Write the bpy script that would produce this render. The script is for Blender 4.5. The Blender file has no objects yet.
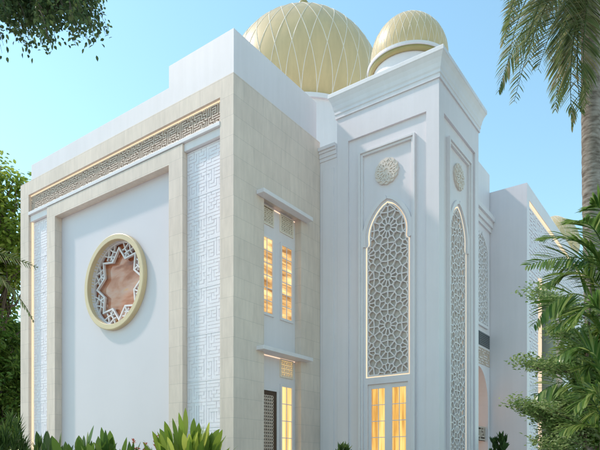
import bpy, bmesh, math, random
from mathutils import Vector, Matrix
random.seed(7)
S = bpy.context.scene
COL = S.collection
R = math.radians
PI = math.pi

# ------------------------------------------------------------------ camera basis (used to place the garden)
FX = Vector((0.58518529, -0.81089961, 0))     # image right, in world axes
FY = Vector((0.81089961, 0.58518529, 0))      # straight ahead
CAM = Vector((-8.55641, -7.79516, 1.4))
FPX, HOR, CU = 582.0, 468.0, 300.0

def at(u, depth, v=None, z=None):
    """point seen at column u, a number of metres ahead of the viewer, at row v or height z"""
    p = CAM + FX * ((u - CU) / FPX * depth) + FY * depth
    p.z = z if z is not None else CAM.z + (HOR - v) / FPX * depth
    return p

# ------------------------------------------------------------------ mesh helpers
class MB:
    def __init__(s): s.v = []; s.f = []; s.m = []
    def face(s, pts, m=0):
        n = len(s.v); s.v += [tuple(p) for p in pts]
        s.f.append(tuple(range(n, n + len(pts)))); s.m.append(m)
    def box(s, a, b, m=0):
        x0, y0, z0 = [min(p, q) for p, q in zip(a, b)]; x1, y1, z1 = [max(p, q) for p, q in zip(a, b)]
        n = len(s.v)
        s.v += [(x0,y0,z0),(x1,y0,z0),(x1,y1,z0),(x0,y1,z0),(x0,y0,z1),(x1,y0,z1),(x1,y1,z1),(x0,y1,z1)]
        for q in ((0,3,2,1),(4,5,6,7),(0,1,5,4),(1,2,6,5),(2,3,7,6),(3,0,4,7)):
            s.f.append(tuple(n + i for i in q)); s.m.append(m)
    def hexa(s, p, m=0):
        n = len(s.v); s.v += [tuple(q) for q in p]
        for q in ((0,3,2,1),(4,5,6,7),(0,1,5,4),(1,2,6,5),(2,3,7,6),(3,0,4,7)):
            s.f.append(tuple(n + i for i in q)); s.m.append(m)
    def prism(s, poly, T, d0, d1, m=0):
        """polygon of (a,b) extruded between depths d0 and d1 in the frame T"""
        n = len(s.v); k = len(poly)
        s.v += [tuple(T(a, b, d1)) for a, b in poly] + [tuple(T(a, b, d0)) for a, b in poly]
        s.f.append(tuple(range(n, n + k))); s.m.append(m)
        s.f.append(tuple(range(n + 2 * k - 1, n + k - 1, -1))); s.m.append(m)
        for i in range(k):
            j = (i + 1) % k
            s.f.append((n + i, n + k + i, n + k + j, n + j)); s.m.append(m)
    def fbox(s, T, a0, a1, b0, b1, d0, d1, m=0):
        s.box(T(a0, b0, d0), T(a1, b1, d1), m)
    def bar(s, T, p, q, w, d0, d1, m=0):
        ax, ay = p; bx, by = q; L = math.hypot(bx - ax, by - ay)
        if L < 1e-6: return
        nx, ny = -(by - ay) / L * w / 2, (bx - ax) / L * w / 2
        pts = [(ax + nx, ay + ny), (ax - nx, ay - ny), (bx - nx, by - ny), (bx + nx, by + ny)]
        s.hexa([T(a, b, d0) for a, b in pts] + [T(a, b, d1) for a, b in pts], m)
    def ribbon(s, T, line, w, d0, d1, m=0):
        """a band of constant width following a polyline, mitred at its joints"""
        nrm = []
        for i in range(len(line)):
            a = line[max(i - 1, 0)]; b = line[min(i + 1, len(line) - 1)]
            L = math.hypot(b[0] - a[0], b[1] - a[1]); nrm.append((-(b[1] - a[1]) / L, (b[0] - a[0]) / L))
        for i in range(len(line) - 1):
            p, q = line[i], line[i + 1]; n0, n1 = nrm[i], nrm[i + 1]
            pts = [p, (p[0] + n0[0] * w, p[1] + n0[1] * w), (q[0] + n1[0] * w, q[1] + n1[1] * w), q]
            s.hexa([T(a, b, d0) for a, b in pts] + [T(a, b, d1) for a, b in pts], m)
    def lathe(s, c, prof, n=48, m=0, ax='z', closed=False):
        b = len(s.v); k = len(prof)
        for i in range(n):
            t = 2 * PI * i / n
            for r, h in prof:
                if ax == 'z': s.v.append((c[0] + r * math.cos(t), c[1] + r * math.sin(t), c[2] + h))
                else: s.v.append((c[0] + h, c[1] + r * math.cos(t), c[2] + r * math.sin(t)))
        for i in range(n):
            j = (i + 1) % n
            for q in range(k if closed else k - 1):
                q2 = (q + 1) % k
                s.f.append((b + i * k + q, b + j * k + q, b + j * k + q2, b + i * k + q2)); s.m.append(m)
    def tube(s, pts, rad, n=6, m=0):
        b = len(s.v); K = len(pts)
        P = [Vector(p) for p in pts]
        up = Vector((0.13, 0.07, 1))
        for i, p in enumerate(P):
            t = (P[min(i + 1, K - 1)] - P[max(i - 1, 0)]).normalized()
            x = t.cross(up)
            if x.length < 1e-3: x = t.cross(Vector((1, 0, 0)))
            x.normalize(); y = t.cross(x)
            r = rad[i] if isinstance(rad, (list, tuple)) else rad
            for q in range(n):
                a = 2 * PI * q / n
                s.v.append(tuple(p + x * (r * math.cos(a)) + y * (r * math.sin(a))))
        for i in range(K - 1):
            for q in range(n):
                q2 = (q + 1) % n
                s.f.append((b + i * n + q, b + i * n + q2, b + (i + 1) * n + q2, b + (i + 1) * n + q)); s.m.append(m)
        s.f.append(tuple(b + q for q in range(n))); s.m.append(m)
        s.f.append(tuple(b + (K - 1) * n + q for q in range(n))); s.m.append(m)
    def sweep(s, x0, x1, y0, y1, prof, m=0, cap=True):
        """mitred moulding round a rectangle; prof = [(outset, z)...] from bottom to top"""
        b = len(s.v)
        for e, z in prof: s.v += [(x0-e,y0-e,z),(x1+e,y0-e,z),(x1+e,y1+e,z),(x0-e,y1+e,z)]
        for i in range(len(prof) - 1):
            for q in range(4):
                q2 = (q + 1) % 4
                s.f.append((b+i*4+q, b+i*4+q2, b+(i+1)*4+q2, b+(i+1)*4+q)); s.m.append(m)
        if cap:
            s.f.append((b+3, b+2, b+1, b)); s.m.append(m)
            t = b + (len(prof)-1)*4; s.f.append((t, t+1, t+2, t+3)); s.m.append(m)
    def build(s, name, mats, parent=None, origin=None, smooth=False, bevel=0, recalc=True):
        me = bpy.data.meshes.new(name)
        o3 = Vector(origin) if origin is not None else Vector((0, 0, 0))
        me.from_pydata([tuple(Vector(p) - o3) for p in s.v], [], s.f)
        if not isinstance(mats, (list, tuple)): mats = [mats]
        for q in mats: me.materials.append(q)
        me.polygons.foreach_set('material_index', s.m)
        if recalc:
            bm = bmesh.new(); bm.from_mesh(me)
            bmesh.ops.recalc_face_normals(bm, faces=bm.faces); bm.to_mesh(me); bm.free()
        if smooth: me.polygons.foreach_set('use_smooth', [True] * len(me.polygons))
        me.update()
        o = bpy.data.objects.new(name, me); COL.objects.link(o)
        if parent is not None: o.parent = parent
        elif origin is not None: o.location = o3
        if bevel:
            bv = o.modifiers.new('edge', 'BEVEL'); bv.width = bevel; bv.segments = 2; bv.limit_method = 'ANGLE'; bv.angle_limit = R(40)
        return o

def tag(o, label, cat, group=None):
    o['label'] = label; o['category'] = cat
    if group: o['group'] = group
    return o
def thing(name, label, cat, loc=(0, 0, 0), group=None):
    o = bpy.data.objects.new(name, None); o.empty_display_size = .3
    COL.objects.link(o); o.location = loc
    return tag(o, label, cat, group)

# ------------------------------------------------------------------ materials
def mat(name):
    m = bpy.data.materials.new(name); m.use_nodes = True
    nt = m.node_tree; b = nt.nodes['Principled BSDF']
    return m, nt, b
def nd(nt, t, **kw):
    n = nt.nodes.new(t)
    for k, v in kw.items(): setattr(n, k, v)
    return n
def ramp(nt, stops, src=None):
    r = nd(nt, 'ShaderNodeValToRGB')
    e = r.color_ramp.elements
    while len(e) < len(stops): e.new(.5)
    for q, (p, c) in zip(e, stops): q.position = p; q.color = (*c, 1)
    if src is not None: nt.links.new(src, r.inputs[0])
    return r
def paint(name, col, rough=.55, var=.05, scale=1.3, bump=.04, bscale=60, spec=.35, streak=0):
    m, nt, b = mat(name); L = nt.links
    tc = nd(nt, 'ShaderNodeTexCoord')
    n = nd(nt, 'ShaderNodeTexNoise'); n.inputs['Scale'].default_value = scale; n.inputs['Detail'].default_value = 6; n.inputs['Roughness'].default_value = .62
    L.new(tc.outputs['Object'], n.inputs['Vector'])
    lo = tuple(c * (1 - var) for c in col); hi = tuple(min(1, c * (1 + var * .5)) for c in col)
    r = ramp(nt, [(.3, lo), (.7, hi)], n.outputs['Fac']); L.new(r.outputs[0], b.inputs['Base Color'])
    if streak:
        mp = nd(nt, 'ShaderNodeMapping'); mp.inputs['Scale'].default_value = (5, 5, .35); L.new(tc.outputs['Object'], mp.inputs[0])
        n3 = nd(nt, 'ShaderNodeTexNoise'); n3.inputs['Scale'].default_value = 1; n3.inputs['Detail'].default_value = 7; n3.inputs['Roughness'].default_value = .7; L.new(mp.outputs[0], n3.inputs['Vector'])
        r3 = ramp(nt, [(.38, (1 - streak, 1 - streak, 1 - streak * 1.15)), (.6, (1, 1, 1))], n3.outputs['Fac'])
        mu = nd(nt, 'ShaderNodeMix', data_type='RGBA', blend_type='MULTIPLY'); mu.inputs[0].default_value = 1
        L.new(r.outputs[0], mu.inputs[6]); L.new(r3.outputs[0], mu.inputs[7]); L.new(mu.outputs[2], b.inputs['Base Color'])
    b.inputs['Roughness'].default_value = rough; b.inputs['Specular IOR Level'].default_value = spec
    if bump:
        n2 = nd(nt, 'ShaderNodeTexNoise'); n2.inputs['Scale'].default_value = bscale; n2.inputs['Detail'].default_value = 3
        L.new(tc.outputs['Object'], n2.inputs['Vector'])
        bp = nd(nt, 'ShaderNodeBump'); bp.inputs['Strength'].default_value = bump; bp.inputs['Distance'].default_value = .01
        L.new(n2.outputs['Fac'], bp.inputs['Height']); L.new(bp.outputs[0], b.inputs['Normal'])
    return m
def stone_mat(name, tw, th, c1, c2, joint, vertical_grain=True):
    m, nt, b = mat(name); L = nt.links
    tc = nd(nt, 'ShaderNodeTexCoord'); ge = nd(nt, 'ShaderNodeNewGeometry')
    sx = nd(nt, 'ShaderNodeSeparateXYZ'); L.new(tc.outputs['Object'], sx.inputs[0])
    sn = nd(nt, 'ShaderNodeSeparateXYZ'); L.new(ge.outputs['Normal'], sn.inputs[0])
    ab = nd(nt, 'ShaderNodeMath', operation='ABSOLUTE'); L.new(sn.outputs['X'], ab.inputs[0])
    gt = nd(nt, 'ShaderNodeMath', operation='GREATER_THAN'); gt.inputs[1].default_value = .5; L.new(ab.outputs[0], gt.inputs[0])
    mx = nd(nt, 'ShaderNodeMix', data_type='FLOAT'); L.new(gt.outputs[0], mx.inputs[0]); L.new(sx.outputs['X'], mx.inputs[2]); L.new(sx.outputs['Y'], mx.inputs[3])
    cb = nd(nt, 'ShaderNodeCombineXYZ'); L.new(mx.outputs[0], cb.inputs[0]); L.new(sx.outputs['Z'], cb.inputs[1])
    br = nd(nt, 'ShaderNodeTexBrick'); L.new(cb.outputs[0], br.inputs['Vector'])
    br.offset = .5; br.inputs['Scale'].default_value = 1; br.inputs['Brick Width'].default_value = tw; br.inputs['Row Height'].default_value = th
    br.inputs['Mortar Size'].default_value = .004; br.inputs['Mortar Smooth'].default_value = .3; br.inputs['Bias'].default_value = 0
    br.inputs['Color1'].default_value = (*c1, 1); br.inputs['Color2'].default_value = (*c2, 1); br.inputs['Mortar'].default_value = (*joint, 1)
    mp = nd(nt, 'ShaderNodeMapping'); mp.inputs['Scale'].default_value = (9, 9, 1.6) if vertical_grain else (3, 3, 3); L.new(tc.outputs['Object'], mp.inputs[0])
    n = nd(nt, 'ShaderNodeTexNoise'); n.inputs['Scale'].default_value = 1.0; n.inputs['Detail'].default_value = 8; n.inputs['Roughness'].default_value = .65; L.new(mp.outputs[0], n.inputs['Vector'])
    n0 = nd(nt, 'ShaderNodeTexNoise'); n0.inputs['Scale'].default_value = .7; n0.inputs['Detail'].default_value = 5; L.new(tc.outputs['Object'], n0.inputs['Vector'])
    r = ramp(nt, [(.32, (.90, .895, .885)), (.68, (1.04, 1.035, 1.025))], n.outputs['Fac'])
    r0 = ramp(nt, [(.3, (.9, .9, .9)), (.7, (1.05, 1.05, 1.05))], n0.outputs['Fac'])
    mu = nd(nt, 'ShaderNodeMix', data_type='RGBA', blend_type='MULTIPLY'); mu.inputs[0].default_value = 1
    L.new(br.outputs['Color'], mu.inputs[6]); L.new(r.outputs[0], mu.inputs[7])
    mu2 = nd(nt, 'ShaderNodeMix', data_type='RGBA', blend_type='MULTIPLY'); mu2.inputs[0].default_value = 1
    L.new(mu.outputs[2], mu2.inputs[6]); L.new(r0.outputs[0], mu2.inputs[7]); L.new(mu2.outputs[2], b.inputs['Base Color'])
    b.inputs['Roughness'].default_value = .6; b.inputs['Specular IOR Level'].default_value = .35
    bp = nd(nt, 'ShaderNodeBump'); bp.inputs['Strength'].default_value = .25; bp.inputs['Distance'].default_value = .006
    sb = nd(nt, 'ShaderNodeMath', operation='SUBTRACT'); L.new(n.outputs['Fac'], sb.inputs[0]); L.new(br.outputs['Fac'], sb.inputs[1])
    L.new(sb.outputs[0], bp.inputs['Height']); L.new(bp.outputs[0], b.inputs['Normal'])
    return m
def glow(name, col, s):
    m, nt, b = mat(name); b.inputs['Base Color'].default_value = (.25, .2, .14, 1); b.inputs['Specular IOR Level'].default_value = 0
    b.inputs['Emission Color'].default_value = (*col, 1); b.inputs['Emission Strength'].default_value = s
    return m
def warm_pane(name, sc, lo, mid, hi, s):
    """lamp-lit room seen through clear glass: curtains and shelves in warm tones"""
    m, nt, b = mat(name); L = nt.links
    tc = nd(nt, 'ShaderNodeTexCoord'); mp = nd(nt, 'ShaderNodeMapping'); mp.inputs['Scale'].default_value = sc; L.new(tc.outputs['Object'], mp.inputs[0])
    n = nd(nt, 'ShaderNodeTexNoise'); n.inputs['Scale'].default_value = 1; n.inputs['Detail'].default_value = 4; n.inputs['Roughness'].default_value = .55; L.new(mp.outputs[0], n.inputs['Vector'])
    r = ramp(nt, [(.36, lo), (.5, mid), (.64, hi)], n.outputs['Fac'])
    L.new(r.outputs[0], b.inputs['Emission Color']); b.inputs['Emission Strength'].default_value = s
    b.inputs['Base Color'].default_value = (.06, .04, .02, 1); b.inputs['Roughness'].default_value = .06
    return m
def leaf_mat(name, c1, c2, c3, trans=.3, rough=.45):
    m, nt, b = mat(name); L = nt.links
    ge = nd(nt, 'ShaderNodeNewGeometry')
    r = ramp(nt, [(0, c1), (.55, c2), (1, c3)], ge.outputs['Random Per Island'])
    L.new(r.outputs[0], b.inputs['Base Color']); b.inputs['Roughness'].default_value = rough; b.inputs['Specular IOR Level'].default_value = .4
    tr = nd(nt, 'ShaderNodeBsdfTranslucent'); L.new(r.outputs[0], tr.inputs[0])
    ms = nd(nt, 'ShaderNodeMixShader'); ms.inputs[0].default_value = trans
    out = nt.nodes['Material Output']; L.new(b.outputs[0], ms.inputs[1]); L.new(tr.outputs[0], ms.inputs[2]); L.new(ms.outputs[0], out.inputs[0])
    return m

WHITE = paint('white_paint', (.80, .74, .755), .5, .035, .8, .06, 40, streak=.035)
WHITE_SHADED = paint('shaded_white_satin', (.71, .66, .685), .42, .03, .6, .02, 30)  # satin white of the blind panel, greyed to hold its recess shade
TRIM = paint('white_trim', (.80, .75, .755), .45, .03, 2, .03, 50, streak=.035)
CARVE = paint('white_carved_stone', (.87, .825, .855), .55, .05, 4, .06, 70)
LATT = paint('pale_screen_paint', (.83, .755, .735), .45, .04, 5, .03, 60)
STONE = stone_mat('beige_stone_tile', .62, .40, (.80, .67, .575), (.765, .637, .548), (.60, .51, .44))
CREAM = paint('cream_stone', (.64, .51, .42), .55, .08, 6, .06, 60)
DARKBACK = paint('dark_bronze_back', (.075, .058, .045), .5, .2, 4, .02)
SMOKE = paint('smoked_glass', (.57, .51, .465), .4, .12, 1.2, 0, spec=.5)
GOLD = paint('pale_gold', (.68, .505, .265), .4, .06, 1.4, .02, 30, spec=.5, streak=.08)
GOLD2 = paint('antique_gold', (.42, .33, .13), .35, .1, 3, .02, 30, spec=.5)
RINGM = paint('pale_gold_ring', (.72, .57, .35), .4, .07, 3, .03, 40, spec=.45)
RIBM = paint('cream_rib', (.84, .74, .62), .5, .03, 4, 0)
MEDAL = paint('cream_medallion_stone', (.76, .66, .58), .5, .06, 7, .06, 60)
TANBACK = paint('tan_back', (.34, .26, .17), .5, .15, 6, .02)
WOOD = paint('dark_brown_wood', (.075, .042, .025), .35, .25, 6, .05, 40)
METAL = paint('brushed_metal', (.6, .58, .54), .3, .05, 8, 0)
GREYV = paint('grey_louvre', (.16, .17, .18), .5, .1, 5, 0)
OLIVEW = paint('pale_green_wall', (.50, .51, .40), .55, .06, 1, .04)
LED = glow('warm_light_strip', (1, .82, .55), .62)
LED2 = glow('pale_light_strip', (1, .83, .58), .66)
LEDW = glow('door_light_strip', (1, .77, .56), .60)
PANE_U = warm_pane('lamp_lit_room_upper', (1.2, 1.2, 9), (.26, .12, .035), (.60, .34, .12), (.95, .64, .28), .95)
PANE_D = warm_pane('lamp_lit_room_lower', (14, 14, .4), (.78, .44, .13), (.95, .62, .22), (1, .74, .34), .85)
PANE_T = warm_pane('lamp_lit_room_tower', (12, 12, .7), (.50, .24, .05), (.80, .45, .11), (1, .64, .22), .85)
PORCH_GLOW = warm_pane('glowing_porch_wall', (.5, .5, 1.6), (.42, .25, .14), (.60, .40, .26), (.72, .52, .38), .75)  # porch back wall glows itself: lamp light put into its emission

def copper_glass():
    m, nt, b = mat('painted_copper_mirror'); L = nt.links
    tc = nd(nt, 'ShaderNodeTexCoord'); mp = nd(nt, 'ShaderNodeMapping'); mp.inputs['Scale'].default_value = (1, .5, 1.7); mp.inputs['Location'].default_value = (0, 2.1, .75); L.new(tc.outputs['Object'], mp.inputs[0])
    n = nd(nt, 'ShaderNodeTexNoise'); n.inputs['Scale'].default_value = 1.25; n.inputs['Detail'].default_value = 4; n.inputs['Distortion'].default_value = .5; L.new(mp.outputs[0], n.inputs['Vector'])
    r = ramp(nt, [(.36, (.22, .055, .02)), (.45, (.42, .13, .05)), (.52, (.56, .24, .14)), (.60, (.58, .32, .23)), (.70, (.74, .32, .08))], n.outputs['Fac']); L.new(r.outputs[0], b.inputs['Base Color'])  # noise tones paint in the reflections and the room behind
    b.inputs['Roughness'].default_value = .07; b.inputs['Metallic'].default_value = .2; b.inputs['Specular IOR Level'].default_value = .4
    return m
COPPER = copper_glass()

def ground_mat(name, c1, c2, c3, sc, bump=.3):
    m, nt, b = mat(name); L = nt.links
    tc = nd(nt, 'ShaderNodeTexCoord'); n = nd(nt, 'ShaderNodeTexNoise'); n.inputs['Scale'].default_value = sc; n.inputs['Detail'].default_value = 10; L.new(tc.outputs['Object'], n.inputs['Vector'])
    r = ramp(nt, [(.3, c1), (.5, c2), (.7, c3)], n.outputs['Fac']); L.new(r.outputs[0], b.inputs['Base Color']); b.inputs['Roughness'].default_value = .9
    bp = nd(nt, 'ShaderNodeBump'); bp.inputs['Strength'].default_value = bump; L.new(n.outputs['Fac'], bp.inputs['Height']); L.new(bp.outputs[0], b.inputs['Normal'])
    return m
GRASSG = ground_mat('lawn', (.03, .055, .015), (.05, .09, .022), (.08, .12, .035), 6)
BOUNCE_COURT = stone_mat('pale_bounce_court', .8, .8, (.77, .66, .655), (.74, .63, .625), (.5, .45, .42), False)  # unseen ground, added as pale paving to bounce warm fill onto shaded walls
SOIL = ground_mat('soil', (.04, .028, .018), (.07, .05, .032), (.1, .075, .05), 9)
PAVE = stone_mat('paving', .6, .6, (.42, .40, .37), (.38, .365, .335), (.25, .24, .22), False)
KERB = paint('kerb_concrete', (.42, .41, .39), .8, .1, 3, .2, 40)

# ------------------------------------------------------------------ wall frames: (a along the wall, b up, d outwards)
def TL(x0): return lambda a, b, d: Vector((x0 - d, a, b))
def TR(y0): return lambda a, b, d: Vector((a, y0 - d, b))

# ------------------------------------------------------------------ ornament generators
def fret(mb, T, a0, a1, b0, b1, p, w, d0, d1, seed, mod=None, m=0):
    """angular kufic-like key pattern: labyrinth bars, module by module"""
    rnd = random.Random(seed)
    W, H = a1 - a0, b1 - b0
    nx = max(2, round(W / p)); ny = max(2, round(H / p)); px, py = W / nx, H / ny
    E = set()
    def module(i0, j0, i1, j1):
        V = [(i, j) for i in range(i0, i1 + 1) for j in range(j0, j1 + 1)]
        seen = {V[rnd.randrange(len(V))]}; st = list(seen)
        while st:
            c = st[-1]
            nb = [(c[0] + x, c[1] + y) for x, y in ((1,0),(-1,0),(0,1),(0,-1))]
            nb = [q for q in nb if i0 <= q[0] <= i1 and j0 <= q[1] <= j1 and q not in seen]
            if not nb: st.pop(); continue
            q = rnd.choice(nb)
            # long runs, as in square lettering
            if len(st) > 1 and rnd.random() < .35:
                s_ = (2 * c[0] - st[-2][0], 2 * c[1] - st[-2][1])
                if s_ in nb: q = s_
            E.add((min(c, q), max(c, q))); seen.add(q); st.append(q)
    if mod:
        mx, my = mod
        for i in range(0, nx, mx):
            for j in range(0, ny, my):
                i1, j1 = min(i + mx, nx), min(j + my, ny)
                module(i, j, max(i1 - 1, i) if i1 < nx else i1, max(j1 - 1, j) if j1 < ny else j1)
    else: module(0, 0, nx, ny)
    for hor in (0, 1):
        runs = {}
        for (p0, p1) in E:
            if (p0[1] == p1[1]) == bool(hor):
                runs.setdefault(p0[1] if hor else p0[0], []).append(p0[0] if hor else p0[1])
        for k, q in runs.items():
            q.sort(); s = e = None
            out = []
            for t in q:
                if s is None: s, e = t, t + 1
                elif t == e: e = t + 1
                else: out.append((s, e)); s, e = t, t + 1
            out.append((s, e))
            for s, e in out:
                h = w / 2
                if hor: mb.fbox(T, a0 + s * px - h, a0 + e * px + h, b0 + k * py - h, b0 + k * py + h, d0, d1, m)
                else: mb.fbox(T, a0 + k * px - h + .001, a0 + k * px + h - .001, b0 + s * py - h + .001, b0 + e * py + h - .001, d0, d1 - .003, m)

def seg_clip(p, q, poly):
    """pieces of segment pq lying inside the polygon"""
    ts = [0., 1.]
    dx, dy = q[0] - p[0], q[1] - p[1]
    n = len(poly)
    for i in range(n):
        a, b = poly[i], poly[(i + 1) % n]
        ex, ey = b[0] - a[0], b[1] - a[1]
        den = dx * ey - dy * ex
        if abs(den) < 1e-12: continue
        t = ((a[0] - p[0]) * ey - (a[1] - p[1]) * ex) / den
        s = ((a[0] - p[0]) * dy - (a[1] - p[1]) * dx) / den
        if 0 < t < 1 and 0 <= s <= 1: ts.append(t)
    ts.sort(); out = []
    for t0, t1 in zip(ts, ts[1:]):
        if t1 - t0 < 1e-4: continue
        tm = (t0 + t1) / 2; x, y = p[0] + dx * tm, p[1] + dy * tm
        ins = False
        for i in range(n):
            a, b = poly[i], poly[(i + 1) % n]
            if (a[1] > y) != (b[1] > y) and x < (b[0] - a[0]) * (y - a[1]) / (b[1] - a[1]) + a[0]: ins = not ins
        if ins: out.append(((p[0] + dx * t0, p[1] + dy * t0), (p[0] + dx * t1, p[1] + dy * t1)))
    return out

def star_net(L):
    """cell walls of a star-and-petal net: rosettes on a diagonal repeat, worked out from the centres of its cells"""
    base = []
    for cx, cy, t in ((0, 0, 0), (L / 2, L / 2, 15)):
        base.append((cx, cy))
        for k in range(12):
            a = R(30 * k + t); base.append((cx + .150 * L * math.cos(a), cy + .150 * L * math.sin(a)))
            a = R(30 * k + 15 + t); base.append((cx + .262 * L * math.cos(a), cy + .262 * L * math.sin(a)))
    for cx, cy in ((L / 2, 0), (0, L / 2)):
        base.append((cx, cy))
        for k in range(8):
            a = R(45 * k + 22.5); base.append((cx + .125 * L * math.cos(a), cy + .125 * L * math.sin(a)))
    # thin out centres that nearly coincide
    pts = []
    for p in base:
        if all(min(abs(p[0] - q[0]) % L, L - abs(p[0] - q[0]) % L) ** 2 + min(abs(p[1] - q[1]) % L, L - abs(p[1] - q[1]) % L) ** 2 > (.045 * L) ** 2 for q in pts): pts.append(p)
    allp = [(p[0] + i * L, p[1] + j * L) for p in pts for i in (-1, 0, 1) for j in (-1, 0, 1)]
    segs = []
    for p in pts:
        near = sorted(allp, key=lambda q: (q[0] - p[0]) ** 2 + (q[1] - p[1]) ** 2)[1:26]
        h = .4 * L; poly = [(p[0] - h, p[1] - h), (p[0] + h, p[1] - h), (p[0] + h, p[1] + h), (p[0] - h, p[1] + h)]
        for q in near:
            mx, my = (p[0] + q[0]) / 2, (p[1] + q[1]) / 2; nx, ny = q[0] - p[0], q[1] - p[1]
            out = []
            for a, b in zip(poly, poly[1:] + poly[:1]):
                da = (a[0] - mx) * nx + (a[1] - my) * ny; db = (b[0] - mx) * nx + (b[1] - my) * ny
                if da <= 0: out.append(a)
                if da * db < 0: t = da / (da - db); out.append((a[0] + (b[0] - a[0]) * t, a[1] + (b[1] - a[1]) * t))
            poly = out
        for a, b in zip(poly, poly[1:] + poly[:1]):
            if a > b: a, b = b, a
            segs.append((a, b))
    return segs

def star_screen(mb, T, poly, ca, b_first, L, w, d0, d1):
    lo = min(p[1] for p in poly); hi = max(p[1] for p in poly); wl = max(abs(p[0] - ca) for p in poly)
    net = star_net(L); i = 0; seen = set()
    for j in range(-12, 8):
        cb = b_first + j * L
        if cb + 1.5 * L < lo or cb - 1.5 * L > hi: continue
        for k in range(-1, 2):
            for p, q in net:
                P = (p[0] + ca + k * L, p[1] + cb); Q = (q[0] + ca + k * L, q[1] + cb)
                if (P[0] - Q[0]) ** 2 + (P[1] - Q[1]) ** 2 < 1e-5: continue
                key = (round((P[0] + Q[0]) * 250), round((P[1] + Q[1]) * 250))
                if key in seen: continue
                seen.add(key)
                for s, e in seg_clip(P, Q, poly):
                    mb.bar(T, s, e, w, d0, d1 + .0012 * (i % 9)); i += 1

# ==================================================================  THE MOSQUE
mosque = thing('mosque', 'white and beige stone mosque with gold ribbed domes, corner tower and patterned screens', 'mosque')
L0 = TL(0.0); R0 = TR(0.0)

# --- stone cladding of the front block
ST, PT = 9.226, 10.116
LY = 7.94
sw = MB()
sw.box((0, 0, 0), (.45, .365, ST)); sw.box((0, 7.53, 0), (.6, LY, ST))
sw.box((0, .365, 8.86), (.45, 7.53, ST))
sw.box((.45, 0, 0), (.95, .30, ST)); sw.box((2.285, 0, 0), (3.067, .30, ST)); sw.box((.95, 0, 7.12), (2.285, .30, ST))
sw.build('stone_wall', STONE, mosque)
rw = MB(); rw.box((.46, .31, 0), (12, 7.5, 9.21)); rw.build('rear_wall', WHITE, mosque)
pp = MB()
pp.box((.02, .012, ST), (.35, 1.90, PT)); pp.box((.02, 1.90, ST), (.35, 7.42, 9.648)); pp.box((.35, .012, ST), (2.93, .32, PT))
pp.box((2.62, .32, ST), (2.93, 6, PT - .004)); pp.box((.35, 7.1, ST), (2.62, 7.42, 9.644))
pp.build('parapet', WHITE, mosque)

# --- stone portal in front of the blind panel
sp = MB()
sp.box((.002, 1.46, 0), (.20, 1.886, 7.962)); sp.box((.002, 6.26, 0), (.20, 6.63, 7.962)); sp.box((.002, 1.46, 7.962), (.20, 6.63, 8.285))
sp.build('stone_portal', STONE, mosque)
CY, CZ, HR = 3.97, 5.845, 1.0
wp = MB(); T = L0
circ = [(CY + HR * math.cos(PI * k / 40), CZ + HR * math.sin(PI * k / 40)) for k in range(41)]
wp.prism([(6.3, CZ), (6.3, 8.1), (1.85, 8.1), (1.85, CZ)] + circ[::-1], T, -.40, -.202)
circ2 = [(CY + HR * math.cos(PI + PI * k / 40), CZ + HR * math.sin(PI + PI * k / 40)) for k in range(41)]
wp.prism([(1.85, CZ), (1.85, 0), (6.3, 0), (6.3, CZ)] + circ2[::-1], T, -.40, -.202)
wp.build('wall_panel', WHITE_SHADED, mosque)

# --- round window with eight-pointed star
rp = MB(); rp.lathe((.365, CY, CZ), [(0.0, 0), (HR + .02, 0)], 64, ax='x'); pane = rp.build('window_pane', COPPER, mosque)
rg = MB(); rg.lathe((0, CY, CZ), [(HR, .39), (HR, .095), (HR + .008, .087), (HR + .115, .087), (HR + .127, .093), (HR + .135, .105), (HR + .135, .199), (HR + .02, .203)], 96, ax='x')
rg.build('window_ring', RINGM, mosque)
stl = MB()
def polar(r, a): return (CY + r * math.cos(a), CZ + r * math.sin(a))
D0, D1 = -.325, -.27
RO, RI, BW = .90, .635, .045
tips = [polar(RO if i % 2 == 0 else RI, PI * i / 8) for i in range(16)]
tin = [polar(RO - BW * 1.5 if i % 2 == 0 else RI - BW, PI * i / 8) for i in range(16)]
for i in range(16):
    j = (i + 1) % 16
    pts = [tin[i], tin[j], tips[j], tips[i]]
    stl.hexa([T(a, b, D0) for a, b in pts] + [T(a, b, D1) for a, b in pts])
for i in range(8):
    b = PI * i / 4 + PI / 8
    for q, (r0, t0, r1, t1, w_) in enumerate(((RI, 0, .77, 0, .034), (.77, 0, .84, .13, .034), (.77, 0, .84, -.13, .034), (.84, .13, HR, 0, .034), (.84, -.13, HR, 0, .034),
            (.84, .13, .80, .235, .03), (.84, -.13, .80, -.235, .03), (.84, .13, HR, .25, .03), (.84, -.13, HR, -.25, .03), (.72, .12, .77, 0, .028), (.72, -.12, .77, 0, .028))):
        stl.bar(T, polar(r0, b + t0), polar(r1, b + t1), w_, D0, D1 - .003 - .0013 * q)
ring_in = [polar(HR - .030, 2 * PI * k / 48) for k in range(49)]
stl.ribbon(T, ring_in, -.029, D0, D1 + .002)
stl.build('star_lattice', TRIM, mosque)

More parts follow.
